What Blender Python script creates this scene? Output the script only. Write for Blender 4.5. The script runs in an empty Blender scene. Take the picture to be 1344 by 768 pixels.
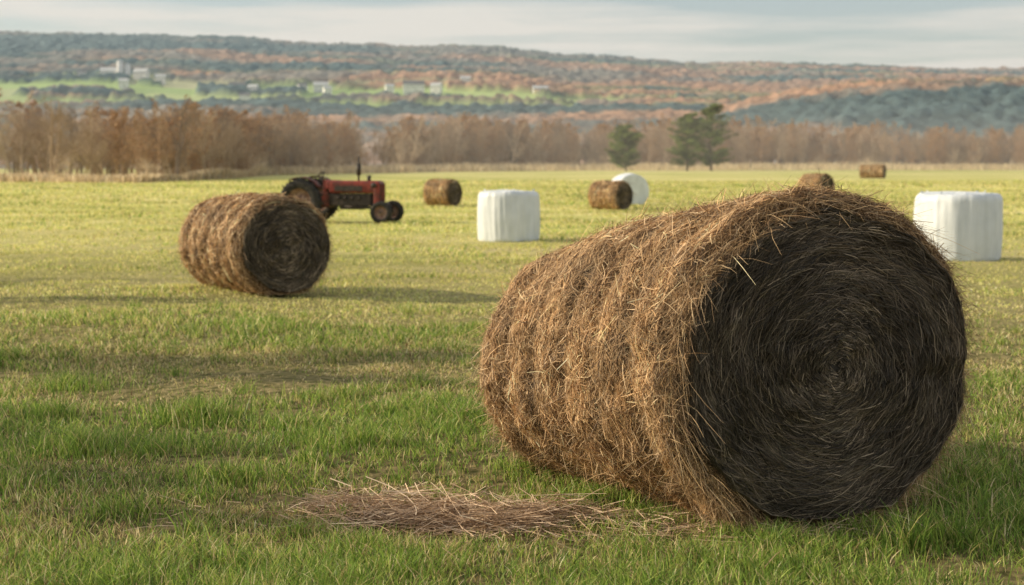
import bpy, bmesh, math, random
import numpy as np
from mathutils import Vector
sc=bpy.context.scene
R_=np.random.default_rng(7)
random.seed(7)

# ---------------------------------------------------------------- helpers
_lat={}
def vnoise(x,y,scale,seed=0):
    if seed not in _lat: _lat[seed]=np.random.default_rng(1000+seed).random((256,256))
    L=_lat[seed]
    x=np.asarray(x,float)/scale+37.3; y=np.asarray(y,float)/scale+91.7
    xi=np.floor(x).astype(int); yi=np.floor(y).astype(int)
    fx=x-xi; fy=y-yi; fx=fx*fx*(3-2*fx); fy=fy*fy*(3-2*fy)
    a=L[xi%256,yi%256];b=L[(xi+1)%256,yi%256];c=L[xi%256,(yi+1)%256];d=L[(xi+1)%256,(yi+1)%256]
    return (a*(1-fx)+b*fx)*(1-fy)+(c*(1-fx)+d*fx)*fy
def fbm(x,y,scale,seed=0,o=4):
    s=0;a=.5;t=0
    for i in range(o):
        s=s+a*vnoise(x,y,scale/2**i,seed+i); t+=a; a*=.5
    return s/t
def sstep(a,b,x):
    t=np.clip((np.asarray(x,float)-a)/(b-a),0,1); return t*t*(3-2*t)
def raw_mesh(name,V,F,C=None,smooth=False):
    me=bpy.data.meshes.new(name)
    me.vertices.add(len(V)); me.vertices.foreach_set('co',np.ascontiguousarray(V,dtype=np.float32).ravel())
    loops=np.concatenate([f.ravel() for f in F]).astype(np.int32)
    starts=[];o=0
    for f in F:
        starts.append(o+np.arange(len(f))*f.shape[1]); o+=f.size
    starts=np.concatenate(starts).astype(np.int32)
    me.loops.add(len(loops)); me.loops.foreach_set('vertex_index',loops)
    me.polygons.add(len(starts)); me.polygons.foreach_set('loop_start',starts)
    me.update(calc_edges=True)
    me.validate()
    if C is not None:
        a=me.color_attributes.new('Col','FLOAT_COLOR','POINT')
        cc=np.ones((len(V),4),np.float32); cc[:,:3]=C
        a.data.foreach_set('color',cc.ravel())
    me.polygons.foreach_set('use_smooth',np.full(len(starts),smooth))
    return me
def add_obj(name,me,mat=None,parent=None,loc=(0,0,0),rot=(0,0,0)):
    ob=bpy.data.objects.new(name,me)
    sc.collection.objects.link(ob)
    ob.location=loc; ob.rotation_euler=rot
    if mat is not None and me is not None: me.materials.append(mat)
    if parent is not None: ob.parent=parent
    return ob
def ribbons(P,S,W,C,taper=None):
    N,K,_=P.shape
    if S.ndim==2: S=np.repeat(S[:,None,:],K,1)
    S=S/(np.linalg.norm(S,axis=2,keepdims=True)+1e-9)
    if taper is None: taper=np.ones(K)
    w=(W[:,None]*np.asarray(taper)[None,:]*.5)[:,:,None]
    V=np.stack([P-S*w,P+S*w],2).reshape(-1,3)
    base=(np.arange(N)*K*2)[:,None]
    k=np.arange(K-1)[None,:]*2
    i=base+k
    F=np.stack([i,i+1,i+3,i+2],2).reshape(-1,4)
    Cv=np.repeat(C,K*2,0)
    return V,F,Cv
def tubes(P,Rr,C,n=6):
    N,K,_=P.shape
    T=np.gradient(P,axis=1); T/=np.linalg.norm(T,axis=2,keepdims=True)+1e-9
    ref=np.where(np.abs(T[...,2:3])>.8,np.array([1.,0,0]),np.array([0,0,1.]))
    A=np.cross(T,ref);A/=np.linalg.norm(A,axis=2,keepdims=True)+1e-9
    B=np.cross(T,A)
    th=np.arange(n)*2*np.pi/n
    V=P[:,:,None,:]+Rr[:,:,None,None]*(A[:,:,None,:]*np.cos(th)[None,None,:,None]+B[:,:,None,:]*np.sin(th)[None,None,:,None])
    V=V.reshape(-1,3)
    b=(np.arange(N)*K*n)[:,None,None]; k=(np.arange(K-1)*n)[None,:,None]; j=np.arange(n)[None,None,:]; j2=(j+1)%n
    F=np.stack([b+k+j,b+k+j2,b+k+n+j2,b+k+n+j],3).reshape(-1,4)
    return V,F,np.repeat(C,K*n,0)
def merge(parts):
    Vs=[];Fs=[];Cs=[];o=0
    for V,F,C in parts:
        Vs.append(V);Fs.append(F+o);Cs.append(C);o+=len(V)
    return np.concatenate(Vs),[np.concatenate(Fs)],np.concatenate(Cs)
def jit(C,s,rng=R_):
    C=np.asarray(C,float)
    return np.clip(C*(1+rng.normal(0,s,(len(C),1))),.004,.95)
def pick(pal,prob,n,rng=R_):
    return np.asarray(pal,float)[rng.choice(len(pal),n,p=np.asarray(prob)/np.sum(prob))]
def empty(name,loc=(0,0,0),rot=(0,0,0)):
    e=bpy.data.objects.new(name,None); sc.collection.objects.link(e); e.location=loc; e.rotation_euler=rot; e.empty_display_size=.3
    return e

# ---------------------------------------------------------------- materials
def new_mat(name):
    m=bpy.data.materials.new(name); m.use_nodes=True
    nt=m.node_tree; b=nt.nodes['Principled BSDF']; return m,nt,b
def attr_mat(name,rough=.8,trans=0.,spec=.2,tcol=None):
    m,nt,b=new_mat(name)
    a=nt.nodes.new('ShaderNodeAttribute'); a.attribute_name='Col'
    nt.links.new(a.outputs['Color'],b.inputs['Base Color'])
    b.inputs['Roughness'].default_value=rough
    b.inputs['Specular IOR Level'].default_value=spec
    if trans>0:
        t=nt.nodes.new('ShaderNodeBsdfTranslucent'); mx=nt.nodes.new('ShaderNodeMixShader'); mx.inputs[0].default_value=trans
        nt.links.new(a.outputs['Color'],t.inputs['Color'])
        out=nt.nodes['Material Output']
        nt.links.new(b.outputs[0],mx.inputs[1]);nt.links.new(t.outputs[0],mx.inputs[2]);nt.links.new(mx.outputs[0],out.inputs['Surface'])
    return m
def noise_mat(name,c1,c2,scale=8,rough=.6,bump=.0,metal=0,spec=.5,detail=6,c3=None,stretch=(1,1,1),lo=.35,hi=.65,bdist=.02):
    m,nt,b=new_mat(name)
    tc=nt.nodes.new('ShaderNodeTexCoord'); mp=nt.nodes.new('ShaderNodeMapping'); mp.inputs['Scale'].default_value=stretch
    n=nt.nodes.new('ShaderNodeTexNoise'); n.inputs['Scale'].default_value=scale; n.inputs['Detail'].default_value=detail
    r=nt.nodes.new('ShaderNodeValToRGB'); r.color_ramp.elements[0].position=lo; r.color_ramp.elements[1].position=hi
    r.color_ramp.elements[0].color=(*c1,1); r.color_ramp.elements[1].color=(*c2,1)
    if c3:
        e=r.color_ramp.elements.new((lo+hi)/2); e.color=(*c3,1)
    nt.links.new(tc.outputs['Object'],mp.inputs[0]); nt.links.new(mp.outputs[0],n.inputs['Vector'])
    nt.links.new(n.outputs[0],r.inputs[0]); nt.links.new(r.outputs[0],b.inputs['Base Color'])
    b.inputs['Roughness'].default_value=rough; b.inputs['Metallic'].default_value=metal; b.inputs['Specular IOR Level'].default_value=spec
    if bump>0:
        bp=nt.nodes.new('ShaderNodeBump'); bp.inputs['Strength'].default_value=bump; bp.inputs['Distance'].default_value=bdist
        nt.links.new(n.outputs[0],bp.inputs['Height']); nt.links.new(bp.outputs[0],b.inputs['Normal'])
    return m
M_straw=attr_mat('hay_straw',.62,.10,.38)
M_grass=attr_mat('grass_blades',.5,.42,.35)
M_wood=attr_mat('twigs',.9,.0,.1)
M_leaf=attr_mat('needles',.8,.15,.1)
M_terr=attr_mat('terrain',.95,0,.05)

# ---------------------------------------------------------------- world + sun
SUN_EL=math.radians(24); SUN_AZ=math.radians(-84)   # azimuth from +Y clockwise
w=bpy.data.worlds.new('World'); sc.world=w; w.use_nodes=True
nt=w.node_tree; bg=nt.nodes['Background']
sky=nt.nodes.new('ShaderNodeTexSky'); sky.sky_type='NISHITA'; sky.sun_disc=False
sky.sun_elevation=SUN_EL; sky.sun_rotation=SUN_AZ%(2*math.pi); sky.air_density=1.0; sky.dust_density=1.2; sky.ozone_density=1.5
tc=nt.nodes.new('ShaderNodeTexCoord'); mp=nt.nodes.new('ShaderNodeMapping'); mp.inputs['Scale'].default_value=(1.3,1.3,17)
mp.inputs['Rotation'].default_value=(0,math.radians(3),0); mp.inputs['Location'].default_value=(.4,0,.3)
n=nt.nodes.new('ShaderNodeTexNoise'); n.inputs['Scale'].default_value=2.6; n.inputs['Detail'].default_value=7; n.inputs['Roughness'].default_value=.55
r=nt.nodes.new('ShaderNodeValToRGB'); r.color_ramp.elements[0].position=.38; r.color_ramp.elements[1].position=.58
r.color_ramp.elements[0].color=(.22,.22,.22,1); r.color_ramp.elements[1].color=(.96,.96,.96,1)
mx=nt.nodes.new('ShaderNodeMix'); mx.data_type='RGBA'
nt.links.new(tc.outputs['Generated'],mp.inputs[0]); nt.links.new(mp.outputs[0],n.inputs['Vector']); nt.links.new(n.outputs[0],r.inputs[0])
nt.links.new(r.outputs[0],mx.inputs[0]); nt.links.new(sky.outputs[0],mx.inputs[6]); mx.inputs[7].default_value=(6.3,6.15,5.75,1)
nt.links.new(mx.outputs[2],bg.inputs['Color']); bg.inputs['Strength'].default_value=.125
sd=bpy.data.lights.new('sun','SUN'); sd.energy=5; sd.angle=math.radians(.5); sd.color=(1,.85,.61)
so=bpy.data.objects.new('sun',sd); sc.collection.objects.link(so)
sv=Vector((math.sin(SUN_AZ)*math.cos(SUN_EL),math.cos(SUN_AZ)*math.cos(SUN_EL),math.sin(SUN_EL)))
so.rotation_euler=sv.to_track_quat('Z','Y').to_euler(); so.location=(-20,0,20)

# ---------------------------------------------------------------- camera
cd=bpy.data.cameras.new('camera'); co=bpy.data.objects.new('camera',cd); sc.collection.objects.link(co)
co.location=(0,0,1.65); co.rotation_euler=(math.radians(90-5.26),0,0)
cd.lens=50; cd.sensor_width=36; cd.clip_end=20000; cd.clip_start=.05
cd.dof.use_dof=True; cd.dof.focus_distance=6.9; cd.dof.aperture_fstop=2.8
sc.camera=co
sc.view_settings.view_transform='Standard'; sc.view_settings.look='None'; sc.view_settings.exposure=0

# ---------------------------------------------------------------- ground
def gz(x,y):
    near=1-sstep(25,60,np.hypot(x,y))
    return near*((fbm(x,y,3.2,3,3)-.5)*.16+(fbm(x*.4,y,1.3,9,2)-.5)*.07)
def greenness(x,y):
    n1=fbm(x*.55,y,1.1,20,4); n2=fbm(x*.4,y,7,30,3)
    g=.12+.62*np.exp(-((y-12.3+.15*x)/1.2)**2)*sstep(4,-2,x)+.62*np.exp(-((y-8.4)/1.6)**2)*(.6+.4*sstep(3,-1,x))+.5*np.exp(-((y-6.0)/1.1)**2)*sstep(-1,2,x)+.22*np.exp(-((y-5.2)/1.2)**2)  # green bands partly stand in for shade across the grass, besides lush growth
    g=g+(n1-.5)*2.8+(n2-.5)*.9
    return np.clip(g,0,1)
xs=np.concatenate([-np.geomspace(6000,12,70),np.linspace(-11.8,11.8,190),np.geomspace(12,6000,70)])
ys=np.concatenate([np.linspace(-60,1.5,20),np.linspace(1.8,30,240),np.geomspace(30.3,7000,130)])
X,Y=np.meshgrid(xs,ys)
Z=gz(X,Y)
V=np.stack([X,Y,Z],2).reshape(-1,3)
nx=len(xs);ny=len(ys)
ii=(np.arange(ny-1)[:,None]*nx+np.arange(nx-1)[None,:]).ravel()
F=np.stack([ii,ii+1,ii+nx+1,ii+nx],1)
me=raw_mesh('ground',V,[F],smooth=True)
m,nt,b=new_mat('field_ground')
tcn=nt.nodes.new('ShaderNodeTexCoord')
def nz(scale,st,detail=6):
    mp=nt.nodes.new('ShaderNodeMapping'); mp.inputs['Scale'].default_value=st
    q=nt.nodes.new('ShaderNodeTexNoise'); q.inputs['Scale'].default_value=scale; q.inputs['Detail'].default_value=detail
    nt.links.new(tcn.outputs['Object'],mp.inputs[0]); nt.links.new(mp.outputs[0],q.inputs['Vector']); return q
a=nz(.35,(.35,1,1),8); c=nz(14,(1,1,1),6); dd=nz(.06,(.35,1,1),4)
ad=nt.nodes.new('ShaderNodeMath'); ad.operation='ADD'; nt.links.new(a.outputs[0],ad.inputs[0]); nt.links.new(c.outputs[0],ad.inputs[1])
ad2=nt.nodes.new('ShaderNodeMath'); ad2.operation='ADD'; nt.links.new(ad.outputs[0],ad2.inputs[0]); nt.links.new(dd.outputs[0],ad2.inputs[1])
rr=nt.nodes.new('ShaderNodeMapRange'); rr.inputs[1].default_value=1.2; rr.inputs[2].default_value=1.8; nt.links.new(ad2.outputs[0],rr.inputs[0])
cr=nt.nodes.new('ShaderNodeValToRGB'); cr.color_ramp.elements[0].color=(.30,.34,.09,1); cr.color_ramp.elements[1].color=(.78,.68,.36,1)
e=cr.color_ramp.elements.new(.5); e.color=(.56,.53,.19,1)
nt.links.new(rr.outputs[0],cr.inputs[0])
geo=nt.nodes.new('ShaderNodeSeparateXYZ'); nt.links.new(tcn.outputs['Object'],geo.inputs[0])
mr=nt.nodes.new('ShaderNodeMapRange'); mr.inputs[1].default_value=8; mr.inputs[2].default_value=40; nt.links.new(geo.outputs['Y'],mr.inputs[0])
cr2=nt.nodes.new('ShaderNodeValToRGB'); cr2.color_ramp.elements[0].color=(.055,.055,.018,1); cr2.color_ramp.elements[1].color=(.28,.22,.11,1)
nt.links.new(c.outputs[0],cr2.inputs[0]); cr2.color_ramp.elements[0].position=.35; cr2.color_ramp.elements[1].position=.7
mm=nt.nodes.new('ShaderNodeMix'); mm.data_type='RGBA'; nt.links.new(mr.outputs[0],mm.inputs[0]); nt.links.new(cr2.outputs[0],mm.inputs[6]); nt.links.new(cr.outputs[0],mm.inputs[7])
mr3=nt.nodes.new('ShaderNodeMapRange'); mr3.inputs[1].default_value=318; mr3.inputs[2].default_value=330; nt.links.new(geo.outputs['Y'],mr3.inputs[0])
m3=nt.nodes.new('ShaderNodeMix'); m3.data_type='RGBA'; nt.links.new(mr3.outputs[0],m3.inputs[0]); nt.links.new(mm.outputs[2],m3.inputs[6]); m3.inputs[7].default_value=(.20,.16,.12,1)
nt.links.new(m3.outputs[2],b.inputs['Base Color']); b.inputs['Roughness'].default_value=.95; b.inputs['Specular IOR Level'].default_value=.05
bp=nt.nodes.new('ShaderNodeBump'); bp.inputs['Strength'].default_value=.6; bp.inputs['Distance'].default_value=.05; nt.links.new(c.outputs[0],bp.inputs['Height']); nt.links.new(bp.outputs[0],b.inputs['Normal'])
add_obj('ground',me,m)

# ---------------------------------------------------------------- grass
NG=640000
rng=np.random.default_rng(11)
d=np.exp(rng.uniform(math.log(3.9),math.log(125),NG))
az=rng.uniform(-.47,.47,NG)
x=d*np.tan(az); y=d.copy()
cl=fbm(x,y,.30,50,3); cl2=fbm(x*.7,y,.9,54,3)
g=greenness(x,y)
keep=rng.random(NG)<np.clip(.42+2.0*(cl-.42)+1.2*(cl2-.5)+.35*g,.08,1)
x=x[keep];y=y[keep];d=d[keep];g=g[keep];cl=cl[keep];cl2=cl2[keep]
tx=[];ty=[];th=[]
for (cx,cy,rad,n_,h_) in [(-2.05,9.2,.28,900,.17),(-2.5,8.1,.4,1100,.14),(1.72,6.0,.10,160,.20),(1.95,6.1,.15,220,.15),(2.35,6.4,.22,350,.14),(-.9,8.3,.3,700,.12),(.1,7.6,.22,500,.1),(-1.5,7.4,.35,700,.12),(1.1,5.75,.2,300,.09),(2.6,6.1,.3,500,.13),(-3.0,6.8,.4,700,.1),(.45,6.9,.15,300,.12),(-3.3,10.5,.4,700,.14),(-1.2,10.0,.3,400,.11),(-.3,9.2,.25,400,.12),(1.5,5.5,.3,350,.09),(-1.9,6.6,.25,350,.09),(-2.6,7.0,.2,260,.11),(-3.0,9.3,.3,500,.13),(-1.4,8.9,.22,350,.12)]:
    a_=rng.uniform(0,2*np.pi,n_); r_=np.abs(rng.normal(0,rad*.6,n_))
    tx.append(cx+r_*np.cos(a_)*1.5);ty.append(cy+r_*np.sin(a_));th.append(np.full(n_,h_))
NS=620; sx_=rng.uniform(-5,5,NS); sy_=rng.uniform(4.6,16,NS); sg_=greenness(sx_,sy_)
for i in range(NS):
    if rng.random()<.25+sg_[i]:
        n_=int(rng.integers(25,80)); r_=np.abs(rng.normal(0,.05,n_)); a_=rng.uniform(0,2*np.pi,n_)
        tx.append(sx_[i]+r_*np.cos(a_)*1.6);ty.append(sy_[i]+r_*np.sin(a_));th.append(np.full(n_,rng.uniform(.06,.125)))
nt_=sum(len(q) for q in tx)
x=np.concatenate([x]+tx);y=np.concatenate([y]+ty)
tuft=np.concatenate([np.zeros(len(d))]+th)
d=np.concatenate([d,np.hypot(np.concatenate(tx),np.concatenate(ty))]);
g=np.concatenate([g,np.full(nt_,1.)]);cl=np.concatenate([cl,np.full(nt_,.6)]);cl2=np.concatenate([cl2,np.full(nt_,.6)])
n_=len(x)
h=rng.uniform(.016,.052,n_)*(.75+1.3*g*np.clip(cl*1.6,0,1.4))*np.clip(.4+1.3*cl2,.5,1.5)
h=np.where(tuft>0,tuft*rng.uniform(.45,1.25,n_),h)
inhay=np.exp(-(((x+.33)/.75)**2+((y-6.62)/.28)**2)**2)
h*=1-.35*inhay
h*=1+.5*sstep(15,60,d)
wd=np.maximum(.0028,.0007*d)*rng.uniform(.6,1.4,n_)
wd=np.where(tuft>0,.0050*rng.uniform(.6,1.3,n_),wd)
la=rng.uniform(0,2*np.pi,n_); lean=rng.uniform(.1,1.2,n_)*h
lean=np.where(tuft>0,lean*.75,lean)
z=gz(x,y)
P=np.zeros((n_,4,3))
for k,t in enumerate([0,.4,.75,1.0]):
    P[:,k,0]=x+np.cos(la)*lean*t**1.8; P[:,k,1]=y+np.sin(la)*lean*t**1.8; P[:,k,2]=z-.004+h*(t-.25*(lean/h)*t*t*.5)
sa=rng.uniform(0,2*np.pi,n_)
S=np.stack([np.cos(sa),np.sin(sa),np.zeros(n_)],1)
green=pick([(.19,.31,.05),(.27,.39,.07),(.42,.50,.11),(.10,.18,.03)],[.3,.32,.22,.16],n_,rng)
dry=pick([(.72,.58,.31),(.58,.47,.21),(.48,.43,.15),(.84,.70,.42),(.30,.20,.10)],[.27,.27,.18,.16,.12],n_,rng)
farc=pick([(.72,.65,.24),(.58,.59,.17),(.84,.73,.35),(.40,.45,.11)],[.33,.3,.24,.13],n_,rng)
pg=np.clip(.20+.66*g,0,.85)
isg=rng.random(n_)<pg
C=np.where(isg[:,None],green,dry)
ff=sstep(9,20,d)*(1-.6*g)
C=np.where((rng.random(n_)<ff)[:,None],farc,C)
strk=.64+.72*fbm(x*.25,y,2.2,44,3)*sstep(8,16,d)+.36*(1-sstep(8,16,d))
C=jit(C*strk[:,None],.20,rng)
V,F,Cv=ribbons(P,S,wd,C,[.9,1,.7,.08])
add_obj('grass',raw_mesh('grass',V,[F],Cv),M_grass)

# loose hay on the ground
def loose_hay(name,blobs,N,seed,rise=.06,lmax=.30):
    rng=np.random.default_rng(seed)
    B0=np.array(blobs); wt=B0[:,4] if B0.shape[1]>4 else np.ones(len(B0))
    bi=rng.choice(len(blobs),N,p=wt/wt.sum()); B=B0[bi]
    px=B[:,0]+rng.normal(0,1,N)*B[:,2]; py=B[:,1]+rng.normal(0,1,N)*B[:,3]
    L=rng.uniform(.05,lmax,N); a=rng.normal(0,.7,N)+(vnoise(px,py,.3,76)-.5)*3
    dens=np.exp(-(((px-B[:,0])/B[:,2])**2+((py-B[:,1])/B[:,3])**2)*.7)*(.2+1.5*fbm(px,py,.14,77,2))
    zz=gz(px,py)+.016+rng.random(N)*rise*dens
    P=np.zeros((N,4,3)); bend=rng.normal(0,.25,N)
    tilt=rng.normal(0,.22,N)
    for k,t in enumerate([-.5,-.17,.17,.5]):
        P[:,k,0]=px+L*t*np.cos(a)-bend*L*(t*t)*np.sin(a)*3
        P[:,k,1]=py+L*t*np.sin(a)+bend*L*(t*t)*np.cos(a)*3
        P[:,k,2]=np.maximum(zz+L*t*tilt,gz(px,py)+.006)
    S=np.stack([-np.sin(a),np.cos(a),rng.normal(0,.8,N)],1)
    C=jit(pick([(.64,.46,.30),(.46,.31,.19),(.78,.60,.42),(.22,.14,.085)],[.33,.28,.22,.17],N,rng),.15,rng)
    V,F,Cv=ribbons(P,S,rng.uniform(.0018,.0045,N),C)
    add_obj(name,raw_mesh(name,V,[F],Cv),M_straw)
loose_hay('loose_hay',[(-.80,6.86,.10,.05,1),(-.62,6.74,.13,.05,1.4),(-.40,6.86,.12,.05,1.0),(-.30,6.62,.10,.06,1.2),(-.08,6.46,.13,.05,1.2),(.08,6.58,.08,.07,1),(.22,6.66,.10,.04,.8),(-.5,6.5,.12,.06,.4),(-.25,6.65,.42,.15,.9)],2900,5,.13,.38)
loose_hay('loose_hay',[(.55,6.55,.3,.2,1),(1.1,6.3,.4,.12,1),(-.4,6.6,.8,.3,1)],800,6,.03)

# ---------------------------------------------------------------- hay bales
def hay_bale(name,fx,fy,az,Rad,L,nb,nf,sw,seed,slen=1.,rear=1.,skew=0.,groove=1.,fray=1.,bright=1.):
    rng=np.random.default_rng(seed)
    a=math.radians(az); ax=np.array([-math.sin(a),math.cos(a)])
    cx,cy=fx+ax[0]*L/2,fy+ax[1]*L/2
    root=empty(name,(cx,cy,float(gz(cx,cy))),(0,0,a))
    nr=6
    def ridge(th,yy):
        return np.abs(np.sin((yy/L+.5)*math.pi*nr+.35*np.sin(th*2)+1.3*(vnoise(th*1.5,yy*2,1.,66)-.5)))**.6
    def surf(th,yy):
        e=np.clip((L/2-np.abs(yy))/(.12),0,1)
        ed=1-.10*(1-np.sqrt(1-(1-e)**2))
        bul=.04*groove*(ridge(th,yy)-.6)
        nn=(fbm(th*2.2+10,yy*3+5,.9,60+seed%7,3)-.5)*.08+(fbm(th*9,yy*9,.9,70,2)-.5)*.055
        return Rad*(ed+bul+nn)
    def face(r,th):
        u=r/Rad
        return .018*np.sin(u*38+th)*u*.5+(fbm(r*4*np.cos(th)+9,r*4*np.sin(th)+9,.8,80,3)-.5)*.10+.02*(1-u)
    zc=.965*Rad
    def clampz(P):
        P[...,2]=np.maximum(P[...,2],-.955*Rad)
        P[...,2]+=zc
        t=np.clip(P[...,1]/L+.5,-.05,1.05)
        f=1-(1-rear)*np.clip(t,0,1.1)**1.3
        low=np.clip(1-P[...,2]/(1.2*Rad),0,1)
        P[...,2]*=f; P[...,0]*=(1-(1-f)*.25)+(1-rear)*.40*t*low
        P[...,1]-=skew*P[...,0]*(1-np.clip(t,0,1))
        return P
    NT=120;NL=90
    th=np.arange(NT)*2*np.pi/NT
    yy=np.concatenate([[-L/2+.0],np.linspace(-L/2+.015,L/2-.015,NL-2),[L/2]])
    T,YY=np.meshgrid(th,yy); rr=surf(T,YY)*.985
    V=np.stack([rr*np.sin(T),YY,rr*np.cos(T)],2).reshape(-1,3)
    i=(np.arange(NL-1)[:,None]*NT+np.arange(NT)[None,:]); j=(np.arange(NL-1)[:,None]*NT+(np.arange(NT)[None,:]+1)%NT)
    F=np.stack([i,j,j+NT,i+NT],2).reshape(-1,4)
    Vs=[V];Fs=[F];o=len(V)
    for sgn in (-1,1):
        us=np.linspace(.0,1,24); T2,U=np.meshgrid(th,us)
        r0=surf(T2,np.full_like(T2,sgn*L/2))*.985*U
        yv=sgn*(L/2+ (face(r0,T2)*(1-U**6)))
        V2=np.stack([r0*np.sin(T2),yv,r0*np.cos(T2)],2).reshape(-1,3)
        i=(np.arange(23)[:,None]*NT+np.arange(NT)[None,:]); j=(np.arange(23)[:,None]*NT+(np.arange(NT)[None,:]+1)%NT)
        F2=np.stack([i,j,j+NT,i+NT],2).reshape(-1,4)+o
        Vs.append(V2);Fs.append(F2);o+=len(V2)
    V=np.concatenate(Vs); q=V[:,1].copy(); V=clampz(V); F=np.concatenate(Fs)
    cc=np.where((np.abs(q)>L/2-.03)[:,None],np.array([.040,.032,.022]),np.array([.12,.072,.038]))  # core ends darker than the barrel, shade put into their colour
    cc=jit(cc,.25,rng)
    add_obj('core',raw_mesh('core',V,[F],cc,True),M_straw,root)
    N=nb
    t0=rng.uniform(0,2*np.pi,N); y0=rng.uniform(-L/2,L/2,N)
    ln=rng.uniform(.04,.20,N)*slen; tilt=rng.normal(0,.50,N)
    wild=rng.random(N)<.18; tilt=np.where(wild,rng.uniform(-1.5,1.5,N),tilt)
    off=np.abs(rng.normal(0,.012,N))+.001; lift=rng.normal(0,.14,N)*np.where(wild,2.2*fray,.8); cv=rng.normal(0,.5,N)
    P=np.zeros((N,4,3))
    for k,t in enumerate([-.5,-.17,.17,.5]):
        tt=t0+ln*(t*np.cos(tilt)-cv*t*t*np.sin(tilt))/Rad
        yk=y0+ln*(t*np.sin(tilt)+cv*t*t*np.cos(tilt))
        yk=np.clip(yk,-L/2-.02,L/2+.02)
        r=surf(tt,np.clip(yk,-L/2,L/2))+off+np.maximum(lift*ln*(t+.1),-.006)
        P[:,k]=np.stack([r*np.sin(tt),yk,r*np.cos(tt)],1)
    P=clampz(P)
    rad=np.stack([np.sin(t0),np.zeros(N),np.cos(t0)],1)
    tan=P[:,3]-P[:,0]; side=np.cross(tan,rad); side/=np.linalg.norm(side,axis=1,keepdims=True)+1e-9
    ro=rng.normal(0,.6,N)[:,None]; side=side+rad*ro
    tone=fbm(t0*3,y0*4+20,.5,90,3)[:,None]
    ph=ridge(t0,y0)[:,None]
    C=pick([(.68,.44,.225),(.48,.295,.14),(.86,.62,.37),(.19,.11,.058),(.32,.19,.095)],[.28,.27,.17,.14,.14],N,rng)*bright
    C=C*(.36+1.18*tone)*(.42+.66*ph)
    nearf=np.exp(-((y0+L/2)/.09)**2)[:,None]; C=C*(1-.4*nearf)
    C=jit(C,.24,rng)
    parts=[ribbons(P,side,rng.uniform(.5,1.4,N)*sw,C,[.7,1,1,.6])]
    for sgn,N in ((-1,nf),(1,nf//6)):
        r0=Rad*np.sqrt(rng.uniform(.0004,1.0,N)); t0=rng.uniform(0,2*np.pi,N)
        ln=rng.uniform(.05,.20,N)*slen*np.clip(r0/Rad*1.5,.25,1); tilt=rng.normal(.12,.33,N)
        wild=rng.random(N)<.14; tilt=np.where(wild,rng.uniform(-1.4,1.4,N),tilt); ln=np.where(wild,ln*.7,ln)
        off=np.abs(rng.normal(0,.015,N))+.002; lift=rng.normal(0,.08,N)*np.where(wild,2.8,1)
        P=np.zeros((N,5,3))
        for k,t in enumerate([-.5,-.25,0,.25,.5]):
            r=r0+ln*t*np.sin(tilt); tt=t0+ln*t*np.cos(tilt)/np.maximum(r0,.05)
            lim=surf(tt,np.full(N,sgn*L/2))*1.0+.012
            r=np.minimum(r,lim)
            yk=sgn*(L/2+face(r,tt)*(1-np.clip(r/Rad,0,1)**6)+off+lift*ln*t-.018*np.clip((r/Rad-.9)*10,0,1)**2)
            P[:,k]=np.stack([r*np.sin(tt),yk,r*np.cos(tt)],1)
        P=clampz(P)
        rd=np.stack([np.sin(t0),np.zeros(N),np.cos(t0)],1)
        S=rd+np.array([0,1,0])*rng.normal(0,.6,N)[:,None]
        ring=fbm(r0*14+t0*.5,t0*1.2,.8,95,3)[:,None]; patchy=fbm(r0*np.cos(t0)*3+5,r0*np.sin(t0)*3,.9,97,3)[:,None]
        C=pick([(.20,.15,.10),(.125,.10,.068),(.42,.33,.225),(.055,.045,.034),(.16,.135,.085)],[.3,.28,.14,.18,.10],N,rng)*bright  # end-face straw coloured darker than the barrel to stand in for shade
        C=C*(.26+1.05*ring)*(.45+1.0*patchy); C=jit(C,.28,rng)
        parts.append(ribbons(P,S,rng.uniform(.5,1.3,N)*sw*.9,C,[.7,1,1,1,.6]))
    N=int(nb/9*fray)
    t0=rng.uniform(0,2*np.pi,N); sg=np.where(rng.random(N)<.7,-1,1)
    rim=rng.random(N)<.45
    y0=np.where(rim,sg*(L/2-np.abs(rng.normal(0,.05,N))),rng.uniform(-L/2,L/2,N)); ln=rng.uniform(.04,.20,N)*slen
    dirr=np.stack([rng.normal(0,1,N),np.where(rim,sg*rng.uniform(-.2,.5,N),rng.normal(0,.7,N)),rng.normal(.2,.5,N)],1)
    dirr/=np.linalg.norm(dirr,axis=1,keepdims=True)
    P=np.zeros((N,4,3)); rb=surf(t0,y0)
    droop=rng.uniform(0,.6,N); crl=rng.normal(0,.6,N)
    for k,t in enumerate([0,.33,.66,1]):
        tt=t0+dirr[:,0]*ln*t/Rad; r=rb+np.abs(dirr[:,2])*ln*t*.62; yk=y0+dirr[:,1]*ln*t+crl*ln*t*t*.6
        P[:,k]=np.stack([r*np.sin(tt),yk,r*np.cos(tt)-droop*ln*t*t],1)
    P=clampz(P)
    S=rng.normal(0,1,(N,3))
    C=jit(pick([(.62,.42,.22),(.40,.25,.13),(.20,.13,.075),(.82,.61,.37)],[.35,.3,.18,.17],N,rng)*bright,.2,rng)
    parts.append(ribbons(P,S,rng.uniform(.5,1.1,N)*sw*.8,C,[1,1,.8,.3]))
    V,F,Cv=merge(parts)
    add_obj('straw',raw_mesh('straw',V,F,Cv),M_straw,root)
    return root
hay_bale('hay_bale',1.44,6.42,33,.78,1.80,125000,85000,.0032,1,rear=.79,skew=.22,groove=1.45,fray=1.6)
hay_bale('hay_bale',-2.79,17.5,38,.605,1.72,32000,16000,.0065,2,1.0,rear=.97,skew=.12,groove=2.2,fray=1.3,bright=1.1)
hay_bale('hay_bale',-2.15,53.2,58,.49,1.1,6000,4000,.018,3,1.4,bright=1.15)
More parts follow.
